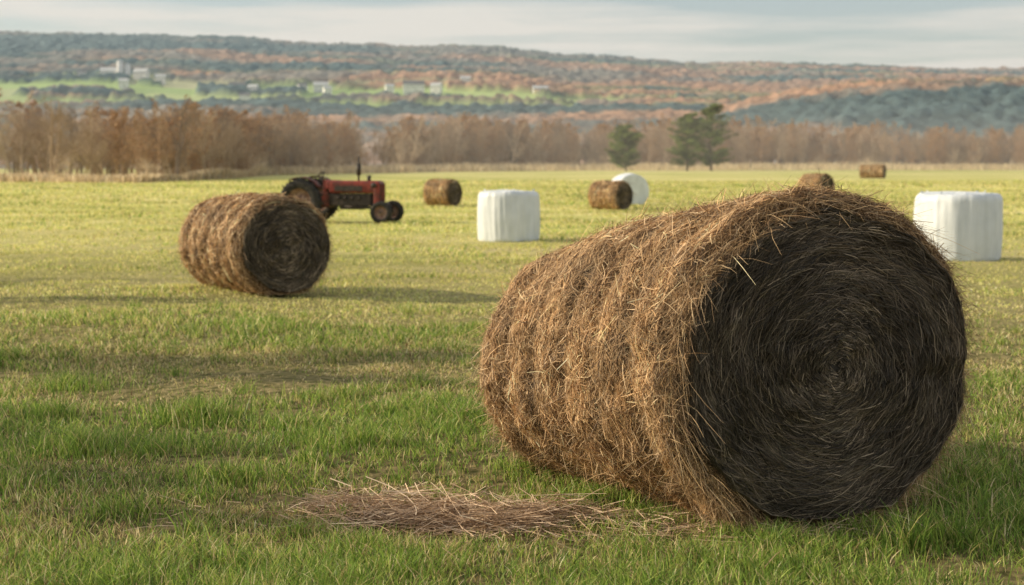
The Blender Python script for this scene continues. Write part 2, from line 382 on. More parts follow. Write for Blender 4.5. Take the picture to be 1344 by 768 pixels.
hay_bale('hay_bale',3.85,49.0,48,.49,1.2,6000,4000,.018,4,1.4,bright=1.15)
hay_bale('hay_bale',13.55,61.5,38,.56,1.1,5000,4000,.02,5,1.4,bright=1.15)
hay_bale('hay_bale',36.8,141,64,.68,2.3,3000,2000,.04,6,1.6,bright=1.2)

# ---------------------------------------------------------------- wrapped bales
def wrap_mat():
    m,nt,b=new_mat('white_bale_wrap')
    tc=nt.nodes.new('ShaderNodeTexCoord'); mp=nt.nodes.new('ShaderNodeMapping'); mp.inputs['Scale'].default_value=(1,1,.10)
    n=nt.nodes.new('ShaderNodeTexNoise'); n.inputs['Scale'].default_value=8; n.inputs['Detail'].default_value=5
    n2=nt.nodes.new('ShaderNodeTexNoise'); n2.inputs['Scale'].default_value=3; n2.inputs['Detail'].default_value=8
    nt.links.new(tc.outputs['Object'],mp.inputs[0]); nt.links.new(mp.outputs[0],n.inputs['Vector']); nt.links.new(tc.outputs['Object'],n2.inputs['Vector'])
    r=nt.nodes.new('ShaderNodeValToRGB'); r.color_ramp.elements[0].position=.3;r.color_ramp.elements[1].position=.62
    r.color_ramp.elements[0].color=(.54,.58,.60,1); r.color_ramp.elements[1].color=(.72,.76,.80,1)
    ad=nt.nodes.new('ShaderNodeMath'); ad.operation='MULTIPLY_ADD'; ad.inputs[1].default_value=.5
    nt.links.new(n2.outputs[0],ad.inputs[0]); 
    h=nt.nodes.new('ShaderNodeMath'); h.operation='MULTIPLY'; h.inputs[1].default_value=.5; nt.links.new(n.outputs[0],h.inputs[0]); nt.links.new(h.outputs[0],ad.inputs[2])
    nt.links.new(ad.outputs[0],r.inputs[0]); nt.links.new(r.outputs[0],b.inputs['Base Color'])
    b.inputs['Roughness'].default_value=.42; b.inputs['Specular IOR Level'].default_value=.4
    bp=nt.nodes.new('ShaderNodeBump'); bp.inputs['Strength'].default_value=.55; bp.inputs['Distance'].default_value=.02
    nt.links.new(n.outputs[0],bp.inputs['Height']); nt.links.new(bp.outputs[0],b.inputs['Normal'])
    return m
M_wrap=wrap_mat()
def wrapped_bale(name,x,y,Rad,H,lying=False,az=0,seed=0):
    NT=160
    pts=[]
    for t in np.linspace(0,1,8)[:-1]: pts.append((t*.93,0,0))
    for a in np.linspace(-90,0,7)[:-1]: pts.append((.93+.07*math.cos(math.radians(a)),.05*(1+math.sin(math.radians(a))),.3))
    for t in np.linspace(0,1,26): pts.append((1+.025*math.sin(t*math.pi),.05+t*.82,1))
    for a in np.linspace(0,90,10)[1:]: pts.append((.87+.13*math.cos(math.radians(a)),.87+.12*math.sin(math.radians(a)),.8))
    for t in np.linspace(1,0,14)[1:]: pts.append((t*.87,.99+.02*(1-t*t),.5))
    pts=np.array(pts); K=len(pts)
    th=np.arange(NT)*2*np.pi/NT; T,I=np.meshgrid(th,np.arange(K))
    rf=pts[I,0]; hz=pts[I,1]*H; am=pts[I,2]
    cyc=lambda f,s:np.sin(T*f+s)
    pl=.008*cyc(7,seed)+.006*cyc(13,seed*2)+.006*np.abs(cyc(19,seed+1))+.003*cyc(31,hz*3)
    pl+=.012*(vnoise(T*5,hz*3+seed,.8,40)-.5)
    top=sstep(.75,1.0,pts[I,1])
    pl+=top*(.012*np.abs(cyc(11,seed*1.7))-.006)
    rr=Rad*rf*(1+pl*am*1.3)
    zz=hz+top*.007*cyc(9,seed+2)*rf*H-.012*top*cyc(2,seed)
    V=np.stack([rr*np.cos(T),rr*np.sin(T),zz],2).reshape(-1,3)
    i=(np.arange(K-1)[:,None]*NT+np.arange(NT)[None,:]); j=(np.arange(K-1)[:,None]*NT+(np.arange(NT)[None,:]+1)%NT)
    F=np.stack([i,j,j+NT,i+NT],2).reshape(-1,4)
    root=empty(name,(x,y,float(gz(x,y))-.01),(0,0,math.radians(az)))
    if lying:
        V=V[:,[0,2,1]]; V[:,1]-=H/2; V[:,2]=np.maximum(V[:,2],-.80*Rad)+.80*Rad; F=F[:,::-1]
    add_obj('plastic_wrap',raw_mesh('plastic_wrap',V,[F],None,True),M_wrap,root)
    rng=np.random.default_rng(seed+50); N=9
    P=np.zeros((N,4,3)); a=rng.uniform(0,2*np.pi,N)
    if not lying:
        for k,t in enumerate([0,.3,.6,1]):
            P[:,k]=np.stack([Rad*.85*np.cos(a)*(1+.08*t),Rad*.85*np.sin(a)*(1+.08*t),H*1.0+.03*t*rng.uniform(0,1,N)+.003],1)
        V,F,C=ribbons(P,rng.normal(0,1,(N,3)),rng.uniform(.02,.05,N),np.ones((N,3)))
        add_obj('film_tails',raw_mesh('film_tails',V,[F],None),M_wrap,root)
wrapped_bale('wrapped_hay_bale',-.08,30.2,.645,1.07,seed=1)
wrapped_bale('wrapped_hay_bale',7.42,23.7,.69,1.12,seed=2,az=40)
wrapped_bale('wrapped_hay_bale',4.5,55.2,.66,1.2,lying=True,az=14,seed=3)

# ---------------------------------------------------------------- tractor
M_red=noise_mat('worn_red_paint',(.10,.03,.022),(.27,.045,.03),6,.5,.15,spec=.4,c3=(.19,.036,.026))
M_fend=noise_mat('rusty_fender',(.05,.02,.015),(.17,.035,.022),6,.6,.15,spec=.3,c3=(.09,.03,.02))
M_tyre=noise_mat('tyre_rubber',(.018,.018,.018),(.055,.05,.044),9,.85,.3,spec=.2)
M_iron=noise_mat('dark_iron',(.02,.018,.016),(.07,.05,.038),12,.6,.3,spec=.4)
M_rim=noise_mat('rim_paint',(.10,.04,.03),(.30,.20,.15),10,.6,.2)
def bobj(name,bm,mat,parent,smooth=False,loc=(0,0,0),rot=(0,0,0)):
    me=bpy.data.meshes.new(name); bm.to_mesh(me); bm.free()
    for p in me.polygons: p.use_smooth=smooth
    return add_obj(name,me,mat,parent,loc,rot)
def box(name,c,s,mat,parent,bev=.02,taper=None,rot=(0,0,0)):
    bm=bmesh.new(); bmesh.ops.create_cube(bm,size=1)
    for v in bm.verts:
        v.co=Vector((v.co.x*s[0],v.co.y*s[1],v.co.z*s[2]))
        if taper and v.co.x>0: v.co.y*=taper[0]; v.co.z=v.co.z*taper[1]+taper[2]
    if bev>0: bmesh.ops.bevel(bm,geom=bm.edges[:],offset=bev,segments=3,affect='EDGES',profile=.6)
    return bobj(name,bm,mat,parent,False,c,rot)
def cyl(name,p0,p1,r0,r1,mat,parent,seg=20):
    p0=Vector(p0);p1=Vector(p1);bm=bmesh.new(); d_=p1-p0
    bmesh.ops.create_cone(bm,cap_ends=True,segments=seg,radius1=r0,radius2=r1,depth=d_.length)
    o=bobj(name,bm,mat,parent,False,(p0+p1)/2,d_.to_track_quat('Z','Y').to_euler())
    for p in o.data.polygons: p.use_smooth=len(p.vertices)==4
    return o
def lathe(name,prof,mat,parent,loc,seg=48):
    prof=np.array(prof);K=len(prof);th=np.arange(seg)*2*np.pi/seg
    T,I=np.meshgrid(th,np.arange(K)); V=np.stack([prof[I,0]*np.cos(T),prof[I,1],prof[I,0]*np.sin(T)],2).reshape(-1,3)
    i=(np.arange(K-1)[:,None]*seg+np.arange(seg)[None,:]); j=(np.arange(K-1)[:,None]*seg+(np.arange(seg)[None,:]+1)%seg)
    F=np.stack([i,j,j+seg,i+seg],2).reshape(-1,4)
    return add_obj(name,raw_mesh(name,V,[F],None,True),mat,parent,loc)
def wheel(pref,loc,Rw,wd_,rimr,parent,lugs=0,ribs=False):
    w2=wd_/2
    prof=[(rimr,-w2*.75),(rimr*1.08,-w2*.92),((Rw+rimr)/2,-w2*1.02),(Rw*.93,-w2*.92),(Rw*.985,-w2*.6),(Rw,0),(Rw*.985,w2*.6),(Rw*.93,w2*.92),((Rw+rimr)/2,w2*1.02),(rimr*1.08,w2*.92),(rimr,w2*.75)]
    if lugs: prof=[(r*.965 if r>Rw*.9 else r,y) for r,y in prof]
    lathe(pref+'_tyre',prof,M_tyre,parent,loc)
    lathe(pref+'_rim',[(rimr*1.0,-w2*.78),(rimr*.93,-w2*.6),(rimr*.88,-w2*.15),(rimr*.45,-w2*.05),(rimr*.3,-w2*.35),(0.001,-w2*.35)],M_rim,parent,loc)
    lathe(pref+'_rim_inner',[(rimr*1.0,w2*.78),(rimr*.93,w2*.6),(rimr*.88,w2*.15),(rimr*.45,w2*.05),(0.001,w2*.1)],M_rim,parent,loc)
    bm=bmesh.new(); bmesh.ops.create_cone(bm,cap_ends=True,segments=16,radius1=rimr*.22,radius2=rimr*.16,depth=w2*.9)
    bobj(pref+'_hub',bm,M_iron,parent,False,(loc[0],loc[1]-w2*.45,loc[2]),(math.pi/2,0,0))
    if lugs:
        bm=bmesh.new()
        for k in range(lugs):
            for s_ in (-1,1):
                a=2*math.pi*(k+.25*s_)/lugs
                r_=bmesh.ops.create_cube(bm,size=1)['verts']
                for v in r_:
                    q=Vector((v.co.x*.035,v.co.y*w2*1.15,v.co.z*Rw*.09))
                    sk=s_*.45; q=Vector((q.x+sk*q.y*.6,q.y+s_*w2*.5,q.z+Rw*.965))
                    v.co=Vector((q.x*math.cos(a)+q.z*math.sin(a),q.y,-q.x*math.sin(a)+q.z*math.cos(a)))
        bobj(pref+'_lugs',bm,M_tyre,parent,False,loc)
def tractor():
    phi=math.radians(-14)
    root=empty('tractor',(-5.52,38.9,0),(0,0,phi))
    for s,nm in ((-1,'right'),(1,'left')):
        wheel('rear_wheel_'+nm,(0,s*.66,.60),.60,.30,.33,root,lugs=16)
        wheel('front_wheel_'+nm,(2.22,s*.50,.30),.30,.15,.17,root)
        NTT=16
        bm=bmesh.new(); rows=[]
        for k in range(NTT):
            a=math.radians(35+k*85/(NTT-1)); rr=.65
            cx_,cz_=rr*math.cos(a),.6+rr*math.sin(a)
            rows.append([bm.verts.new((cx_,s*.42,cz_)),bm.verts.new((cx_,s*.70,cz_-.01)),bm.verts.new((cx_*.96,s*.71,.6+(cz_-.6)*.96))])
        for k in range(NTT-1):
            for q in range(2): bm.faces.new([rows[k][q],rows[k+1][q],rows[k+1][q+1],rows[k][q+1]])
        o=bobj('fender_'+nm,bm,M_fend,root,True); md=o.modifiers.new('s','SOLIDIFY'); md.thickness=.015
    cyl('rear_axle',(0,-.62,.6),(0,.62,.6),.09,.09,M_iron,root)
    box('transmission',(.25,0,.62),(.75,.36,.42),M_fend,root,.05)
    box('engine_block',(1.2,0,.62),(1.25,.32,.34),M_iron,root,.04)
    box('oil_pan',(1.25,0,.42),(.7,.26,.12),M_iron,root,.03)
    box('hood',(1.35,0,.97),(1.45,.44,.34),M_red,root,.09,(.92,1.0,-.0))
    box('radiator_shroud',(2.0,0,.80),(.18,.46,.62),M_red,root,.06)
    box('grille',(2.095,0,.82),(.03,.34,.48),M_iron,root,.01)
    for k in range(7): box('grille_bar_%d'%k,(2.115,-.14+k*.047,.82),(.015,.014,.46),M_red,root,.003)
    box('front_bolster',(2.1,0,.46),(.34,.22,.18),M_iron,root,.03)
    cyl('front_axle',(2.2,-.45,.40),(2.2,.45,.40),.045,.045,M_iron,root)
    for s in (-1,1):
        cyl('spindle_%d'%(s+2),(2.2,s*.40,.48),(2.22,s*.42,.28),.035,.035,M_iron,root)
        cyl('radius_rod_%d'%(s+2),(2.18,s*.38,.38),(1.0,s*.12,.45),.02,.02,M_iron,root)
        bm=bmesh.new(); bmesh.ops.create_uvsphere(bm,u_segments=16,v_segments=10,radius=.075)
        bobj('headlight_%d'%(s+2),bm,M_iron,root,True,(1.95,s*.30,1.02))
        box('side_louvre_%d'%(s+2),(1.2,s*.222,.93),(.8,.012,.14),M_iron,root,.004)
        for k in range(4): cyl('manifold_%d_%d'%(s+2,k),(.9+k*.2,s*.15,.72),(.9+k*.2,s*.22,.64),.03,.03,M_iron,root,10)
    cyl('exhaust_pipe',(1.42,0,1.1),(1.42,0,1.78),.028,.028,M_iron,root)
    cyl('muffler',(1.42,0,1.28),(1.42,0,1.60),.062,.062,M_iron,root)
    cyl('air_cleaner',(1.75,-.1,1.1),(1.75,-.1,1.28),.045,.06,M_iron,root)
    box('fuel_tank',(.72,0,1.02),(.36,.42,.26),M_red,root,.07)
    box('dashboard',(.5,0,1.0),(.1,.34,.34),M_red,root,.03)
    cyl('steering_column',(.5,0,1.02),(.28,0,1.22),.02,.02,M_iron,root)
    tor=bmesh.new(); NT_=28
    for i in range(NT_):
        for j in range(8):
            a=2*math.pi*i/NT_;b_=2*math.pi*j/8; tor.verts.new(((.19+.016*math.cos(b_))*math.cos(a),(.19+.016*math.cos(b_))*math.sin(a),.016*math.sin(b_)))
    tor.verts.ensure_lookup_table()
    for i in range(NT_):
        for j in range(8): tor.faces.new([tor.verts[i*8+j],tor.verts[((i+1)%NT_)*8+j],tor.verts[((i+1)%NT_)*8+(j+1)%8],tor.verts[i*8+(j+1)%8]])
    bobj('steering_wheel',tor,M_iron,root,True,(.27,0,1.23),(0,math.radians(-45),0))
    for a in (0,2.1,4.2):
        q=Vector((.18*math.cos(a),.18*math.sin(a),0)); q.rotate(__import__('mathutils').Euler((0,math.radians(-45),0)))
        cyl('steering_spoke_%d'%int(a),(.27,0,1.23),tuple(Vector((.27,0,1.23))+q),.008,.008,M_iron,root,8)
    box('seat_pan',(-.12,0,.95),(.4,.42,.07),M_iron,root,.03)
    box('seat_back',(-.32,0,1.07),(.06,.40,.26),M_iron,root,.025,None,(0,math.radians(-12),0))
    cyl('seat_post',(-.05,0,.78),(-.1,0,.94),.04,.04,M_iron,root)
    box('platform',(.1,0,.46),(.6,.8,.03),M_iron,root,.005)
    box('drawbar',(-.45,0,.36),(.7,.08,.05),M_iron,root,.01)
    for s in (-1,1): cyl('lift_arm_%d'%(s+2),(-.1,s*.2,.6),(-.72,s*.3,.42),.025,.025,M_iron,root)
tractor()

# ---------------------------------------------------------------- GN instancing
def instancer(name,pts,scl,rotz,idx,objs):
    col=bpy.data.collections.new(name+'_variants')
    for o in objs: col.objects.link(o)
    me=bpy.data.meshes.new(name); me.vertices.add(len(pts)); me.vertices.foreach_set('co',np.asarray(pts,np.float32).ravel())
    a=me.attributes.new('scl','FLOAT_VECTOR','POINT'); a.data.foreach_set('vector',np.asarray(scl,np.float32).ravel())
    a=me.attributes.new('rot','FLOAT_VECTOR','POINT'); rv=np.zeros((len(pts),3),np.float32); rv[:,2]=rotz; a.data.foreach_set('vector',rv.ravel())
    a=me.attributes.new('idx','INT','POINT'); a.data.foreach_set('value',np.asarray(idx,np.int32))
    me.update()
    ob=bpy.data.objects.new(name,me); sc.collection.objects.link(ob)
    ng=bpy.data.node_groups.new(name+'_nodes','GeometryNodeTree')
    ng.interface.new_socket('Geometry',in_out='INPUT',socket_type='NodeSocketGeometry')
    ng.interface.new_socket('Geometry',in_out='OUTPUT',socket_type='NodeSocketGeometry')
    gi=ng.nodes.new('NodeGroupInput'); go=ng.nodes.new('NodeGroupOutput')
    ip=ng.nodes.new('GeometryNodeInstanceOnPoints'); ci=ng.nodes.new('GeometryNodeCollectionInfo')
    ci.inputs['Collection'].default_value=col; ci.inputs['Separate Children'].default_value=True; ci.inputs['Reset Children'].default_value=True
    ip.inputs['Pick Instance'].default_value=True
    def na(nm,ty):
        q=ng.nodes.new('GeometryNodeInputNamedAttribute'); q.data_type=ty; q.inputs['Name'].default_value=nm
        return next(o for o in q.outputs if o.enabled and o.name=='Attribute')
    L=ng.links
    L.new(gi.outputs[0],ip.inputs['Points']); L.new(ci.outputs[0],ip.inputs['Instance'])
    L.new(na('scl','FLOAT_VECTOR'),ip.inputs['Scale']); L.new(na('rot','FLOAT_VECTOR'),ip.inputs['Rotation']); L.new(na('idx','INT'),ip.inputs['Instance Index'])
    L.new(ip.outputs[0],go.inputs[0])
    md=ob.modifiers.new('instances','NODES'); md.node_group=ng
    return ob

# ---------------------------------------------------------------- trees
def bare_tree_mesh(name,seed,H,leaf=0.,col=(.17,.125,.09),spread=.32,low=.15,dense=1.,tw=1.):
    rng=np.random.default_rng(seed)
    def curve(p,dirv,ln,up,K=4,wob=.12):
        n=len(p); P=np.zeros((n,K,3)); P[:,0]=p; dv=dirv.copy()
        for k in range(1,K):
            dv=dv+np.array([0,0,up])+rng.normal(0,wob,(n,3)); dv/=np.linalg.norm(dv,axis=1,keepdims=True)
            P[:,k]=P[:,k-1]+dv*(ln/(K-1))[:,None]
        return P,dv
    def along(P,t):
        K=P.shape[1]; f=t*(K-1); i=np.minimum(f.astype(int),K-2); fr=(f-i)[:,None]; n=np.arange(len(P))
        return P[n,i]*(1-fr)+P[n,i+1]*fr
    parts=[]
    nt2=rng.integers(1,3)
    P0,_=curve(np.tile(rng.normal(0,.05,(1,3))*[1,1,0],(nt2,1)),np.stack([rng.normal(0,.12,nt2),rng.normal(0,.12,nt2),np.ones(nt2)],1),np.full(nt2,.92*H),.15,8,.07)
    r0=np.linspace(.013*H,.003*H,8)[None,:].repeat(nt2,0)
    parts.append(tubes(P0,r0,np.tile(np.array(col)*1.25,(nt2,1))*1.0,6))
    def spawn(P,n_per,tlo,thi,lfac,up,out,wob):
        idx=np.repeat(np.arange(len(P)),n_per); t=rng.uniform(tlo,thi,len(idx))
        p=along(P[idx],t); par=P[idx,-1]-P[idx,0]; pl=np.linalg.norm(par,axis=1); par/=pl[:,None]+1e-9
        rd=rng.normal(0,1,(len(idx),3)); rd-=par*np.sum(rd*par,1,keepdims=True); rd/=np.linalg.norm(rd,axis=1,keepdims=True)
        dv=rd*out+par*rng.uniform(.3,1,(len(idx),1)); dv/=np.linalg.norm(dv,axis=1,keepdims=True)
        ln=pl*lfac*(1.15-t*.75)*rng.uniform(.6,1.2,len(idx))
        return curve(p,dv,ln,up,4,wob)[0]
    P1=spawn(P0,int(16*dense/nt2)+3,low,.97,spread*1.25,.26,1.0,.12)
    n=len(P1); parts.append(tubes(P1,(np.linspace(.005,.0016,4)*H)[None,:].repeat(n,0),np.tile(np.array(col)*1.15,(n,1)),4))
    P2=spawn(P1,7,.15,1,.5,.16,.9,.18); n=len(P2)
    parts.append(ribbons(P2,rng.normal(0,1,(n,3)),np.full(n,.0034*H*tw),jit(np.tile(col,(n,1)),.15,rng),[1,.8,.6,.4]))
    P3=spawn(P2,6,.1,1,.6,.12,.9,.25); n=len(P3)
    parts.append(ribbons(P3,rng.normal(0,1,(n,3)),np.full(n,.0022*H*tw),jit(np.tile(np.array(col)*1.15,(n,1)),.2,rng),[1,.8,.6,.4]))
    P4=spawn(P3,3,.1,1,.7,.05,.9,.25)[:,::3]; n=len(P4)
    parts.append(ribbons(P4,rng.normal(0,1,(n,3)),np.full(n,.0017*H*tw),jit(np.tile(np.array(col)*1.3,(n,1)),.25,rng)))
    if leaf>0:
        k=rng.random(n)<leaf; q=P4[k,-1]; m_=len(q)
        PP=np.stack([q,q+rng.normal(0,.012*H,(m_,3))],1)
        parts.append(ribbons(PP,rng.normal(0,1,(m_,3)),np.full(m_,.010*H),jit(pick([(.46,.26,.13),(.36,.21,.11),(.52,.35,.18)],[1,1,1],m_,rng),.25,rng)))
    V,F,C=merge(parts)
    return raw_mesh(name,V,F,C)
variants=[]
specs=[(1.,0,(.34,.255,.175)),(1.,.2,(.36,.25,.165)),(1.,0,(.48,.38,.27)),(1.,.5,(.30,.205,.135)),(1.,.05,(.22,.175,.14)),(1.,.0,(.62,.50,.36))]
for i,(h_,lf,cl_) in enumerate(specs):
    mt=bare_tree_mesh('bare_tree_%d'%i,100+i,1.0,lf,cl_,low=.12 if i!=5 else .03,spread=.34 if i!=5 else .5)
    mt.materials.append(M_wood)
    variants.append(bpy.data.objects.new('bare_tree_v%d'%i,mt))
path=np.array([(-95,128),(-60,122),(-44,120),(-29,113),(-27,135),(-30,185),(-12,250),(12,292),(60,305),(120,306),(200,300)],float)
rng=np.random.default_rng(33)
seg=np.diff(path,axis=0); sl=np.linalg.norm(seg,axis=1); cum=np.concatenate([[0],np.cumsum(sl)])
def on_path(s):
    i=np.clip(np.searchsorted(cum,s,side='right')-1,0,len(sl)-1); f=((s-cum[i])/sl[i])[:,None]
    p=path[i]+seg[i]*f; nrm=np.stack([-seg[i][:,1],seg[i][:,0]],1)/sl[i][:,None]
    return p,nrm
N=2000; NBK=500
s=np.concatenate([rng.uniform(0,cum[-1],N),rng.uniform(0,cum[-1],NBK)]); dep=np.concatenate([rng.random(N)**1.2*60+1.5,rng.uniform(35,80,NBK)])
N=N+NBK
p,nr=on_path(s)
pt=p.copy(); pt[:,1]+=dep; pt[:,0]-=np.where(p[:,0]<-20,dep*.25,0)
dd_=np.hypot(pt[:,0],pt[:,1])
Ht=np.interp(dd_,[110,170,250,320,400],[7.0,8.2,10.0,10.8,12])*(.76+.28*fbm(s,s*0+3,9,61,2)/.6)*rng.uniform(.76,1.08,N)
px_=pt[:,0]/pt[:,1]*1867+672
Ht*=np.interp(px_,[0,50,90,450,700,850,960,1100,1344],[1.16,1.10,.90,.93,.97,.92,1.12,.88,.84])
shr=((dep<9)&(rng.random(N)<.6)); shr[N-NBK:]=True; back=np.arange(N)>=N-NBK
Ht=np.where(shr,Ht*np.where(back,rng.uniform(.45,.75,N),rng.uniform(.22,.5,N)),Ht)
zone=vnoise(s,s*0,14,67)
idx=np.where(zone>.58,rng.choice(5,N,p=[.22,.2,.33,.12,.13]),rng.choice(5,N,p=[.3,.24,.06,.22,.18])); idx=np.where(shr,rng.choice([2,5,1,3],N),idx); idx=np.where(back,rng.choice([0,4,1],N),idx)
wsc=Ht*rng.uniform(.85,1.3,N)*np.where(shr,1.5,1)
pts=np.stack([pt[:,0],pt[:,1],np.zeros(N)-.05],1)
instancer('distant_tree_line',pts,np.stack([wsc,wsc,Ht],1),rng.uniform(0,6.28,N),idx,variants)
for i,(tx_,ty_,tH) in enumerate([(-21,15.0,9.5),(-18.5,10.6,8.8),(-24,19.3,9.)]):  # unseen trees added left of frame to cast shade bands on the grass
    mt=bare_tree_mesh('added_shade_tree',300+i,tH,.5,(.13,.10,.08),low=.2,spread=.36,tw=1.4)
    add_obj('added_shade_tree',mt,M_wood,None,(tx_,ty_,-.05))

# dry weeds at the field edge
N=60000
s=rng.uniform(0,cum[-1],N); p,nr=on_path(s); p[:,1]-=rng.random(N)**1.5*9*np.interp(p[:,1],[110,300],[.5,4.]) -2
hh=rng.uniform(.3,.9,N)*(.5+fbm(p[:,0],p[:,1],6,15,2))*np.interp(p[:,1],[110,300],[.9,1.7])
la=rng.uniform(0,6.28,N)
P=np.zeros((N,3,3))
for k,t in enumerate([0,.5,1]):
    P[:,k]=np.stack([p[:,0]+np.cos(la)*hh*.3*t*t,p[:,1]+np.sin(la)*hh*.3*t*t,hh*t],1)
sa=rng.uniform(0,6.28,N)
V,F,C=ribbons(P,np.stack([np.cos(sa),np.sin(sa),0*sa],1),rng.uniform(.06,.18,N),jit(pick([(.66,.53,.34),(.54,.42,.26),(.70,.59,.41)],[1,1,1],N,rng),.2,rng),[1,.8,.4])
add_obj('dry_weeds',raw_mesh('dry_weeds',V,[F],C),M_grass)

# pines
def pine_tree(name,x,y,H,Wd,seed):
    rng=np.random.default_rng(seed)
    root=empty(name,(x,y,-.03))
    K=8; tz=np.linspace(0,.97*H,K); P0=np.stack([np.cumsum(rng.normal(0,.012*H,K)),np.cumsum(rng.normal(0,.012*H,K)),tz],1)[None]
    parts=[tubes(P0,np.linspace(.018*H,.003*H,K)[None],np.array([[.10,.075,.055]]),8)]
    NB=85; hb=np.sort(rng.uniform(.08,.98,NB)); a=rng.uniform(0,6.28,NB)
    prof=np.interp(hb,[.05,.2,.45,.7,.88,1],[.75,.95,1,.9,.62,.2])*Wd/2*rng.uniform(.45,1.2,NB)
    st=np.stack([np.interp(hb*H,tz,P0[0,:,0]),np.interp(hb*H,tz,P0[0,:,1]),hb*H],1)
    Pb=np.zeros((NB,4,3))
    for k,t in enumerate([0,.33,.66,1]):
        Pb[:,k]=st+np.stack([np.cos(a)*prof*t,np.sin(a)*prof*t,prof*(.10*t+.18*t*t)],1)
    parts.append(tubes(Pb,np.linspace(.045,.012,4)[None].repeat(NB,0)*H/11,np.tile([.09,.07,.05],(NB,1)),4))
    trunk=merge(parts); add_obj('trunk_and_limbs',raw_mesh('trunk_and_limbs',*trunk),M_wood,root)
    NC=1100; ib=rng.integers(0,NB,NC); t=rng.uniform(.3,1.08,NC)
    c=st[ib]+np.stack([np.cos(a[ib])*prof[ib]*t,np.sin(a[ib])*prof[ib]*t,prof[ib]*(.10*t+.18*t*t)],1)+rng.normal(0,.12,(NC,3))*[1.6,1.6,.6]
    tone=rng.uniform(.7,1.3,NC)*np.repeat(rng.uniform(.55,1.45,NB),1)[ib]
    n_=30; cc=np.repeat(c,n_,0)+rng.normal(0,.17,(NC*n_,3))*[1.3,1.3,.6]
    dv=rng.normal(0,1,(NC*n_,3))+[0,0,.5]; dv/=np.linalg.norm(dv,axis=1,keepdims=True)
    P=np.stack([cc,cc+dv*rng.uniform(.14,.32,(NC*n_,1))],1)
    C=pick([(.15,.20,.06),(.23,.28,.085),(.09,.13,.05)],[1,1,.7],NC*n_,rng)*np.repeat(tone,n_)[:,None]
    V,F,Cv=ribbons(P,rng.normal(0,1,(NC*n_,3)),rng.uniform(.05,.10,NC*n_),C,[1,.4])
    add_obj('needles',raw_mesh('needles',V,[F],Cv),M_leaf,root)
pine_tree('pine_tree',30.6,250,10.0,6.4,1)
pine_tree('pine_tree',35.3,253,11.8,7.6,2)
pine_tree('pine_tree',19.7,248,7.9,5.8,3)

# ---------------------------------------------------------------- hills
rx=np.array([-2500,-1500,-1080,-760,-437,-116,206,366,700,1080,1700,3000]);rz=np.array([290,278,262,257,241,232,210,200,192,190,196,190])
def hill_z(x,y):
    R0=np.interp(x,rx,rz)+(fbm(x,y*0,260,5,3)-.5)*24
    s_=np.clip((y-1100)/1900,0,1.)
    z=-5+(R0+5)*(s_*.85+.15*sstep(0,1,s_))+(fbm(x,y,520,12,2)-.5)*34*np.sin(np.pi*np.clip(s_,0,1))
    z=np.where(y>3000,R0-(y-3000)*.25,z)
    z2=92*sstep(-80,420,x)*np.exp(-((y-1600)/330)**2)*(.85+.3*fbm(x,y,300,14,2))
    z=np.where(y<1100,-5,z)
    return np.maximum(z,z2-6)
xs=np.linspace(-1900,1900,900); ys=np.concatenate([np.linspace(900,3060,400),np.linspace(3080,3600,12)])
X,Y=np.meshgrid(xs,ys); Z=hill_z(X,Y)
n1=fbm(X,Y,150,21,5); n2=fbm(X,Y,60,22,3); n3=fbm(X*.5,Y,320,23,4); n4=fbm(X,Y,14,28,2); n5=fbm(X*.35,Y,90,29,4)
rust=np.array([.37,.225,.145]);grey=np.array([.22,.20,.175]);dark=np.array([.075,.115,.12]);olive=np.array([.20,.22,.11])
tr=sstep(.38,.60,n1+np.clip(X,-600,600)/600*.09)[...,None]; C=grey*(1-tr)+rust*tr
to=sstep(.5,.64,n5)[...,None]*.7; C=C*(1-to)+olive*to
td=sstep(.47,.58,n5*.4+n3*.6-np.clip(X,-600,600)/600*.03)[...,None]; C=C*(1-td)+dark*td
C=C*(.45+1.1*n4[...,None])*(.72+.56*R_.random(X.shape)[...,None])
far=(.08+.34*sstep(1700,2900,Y))[...,None]; C=C*(1-far)+np.array([.20,.26,.31])*far  # bluish aerial haze painted into the hill colour, stronger with distance
field=np.zeros(X.shape)
def patch(cx,cy,sx,sy,col,rot=0):
    global C,field
    cx*=1.09; cy+=165; sx*=1.12
    q=np.abs((X-cx)+rot*(Y-cy))/sx; w_=np.abs((Y-cy)-rot*.3*(X-cx))/sy
    k_=np.maximum(q,w_)+(n2-.5)*.25
    m_=k_<1; hedge=k_>.94
    base=np.array(col)*(.9+.2*n1[...,None])
    C=np.where((m_&~hedge)[...,None],base,C); field=np.where(m_&~hedge,1,field)
for a_ in [(-540,1760,150,75,(.34,.46,.20)),(-330,1690,125,62,(.42,.50,.24)),(-560,1905,90,30,(.38,.42,.24)),(-420,1860,75,36,(.46,.48,.30)),
           (-170,1740,90,75,(.32,.44,.19)),(-50,1710,80,62,(.40,.50,.22)),(40,1660,95,48,(.36,.46,.21)),(-120,1870,100,34,(.42,.43,.27)),(-240,1570,130,45,(.32,.43,.19)),(-280,1830,60,40,(.30,.40,.20)),(-640,1610,100,50,(.35,.44,.21)),
           (75,1770,50,20,(.62,.57,.45)),(-20,1570,100,38,(.37,.46,.21)),(-420,1585,120,44,(.35,.45,.21)),(130,1700,70,36,(.36,.43,.21)),(-560,1560,90,40,(.38,.46,.22)),(-640,1700,60,60,(.38,.44,.24))]:
    patch(*a_,rot=random.uniform(-.2,.2))
canopy=(1-field)*(sstep(905,1200,Y))*(R_.random(X.shape)*5+n4*11)
Z2=Z+canopy
V=np.stack([X,Y,Z2],2).reshape(-1,3); nx=len(xs);ny=len(ys)
ii=(np.arange(ny-1)[:,None]*nx+np.arange(nx-1)[None,:]).ravel()
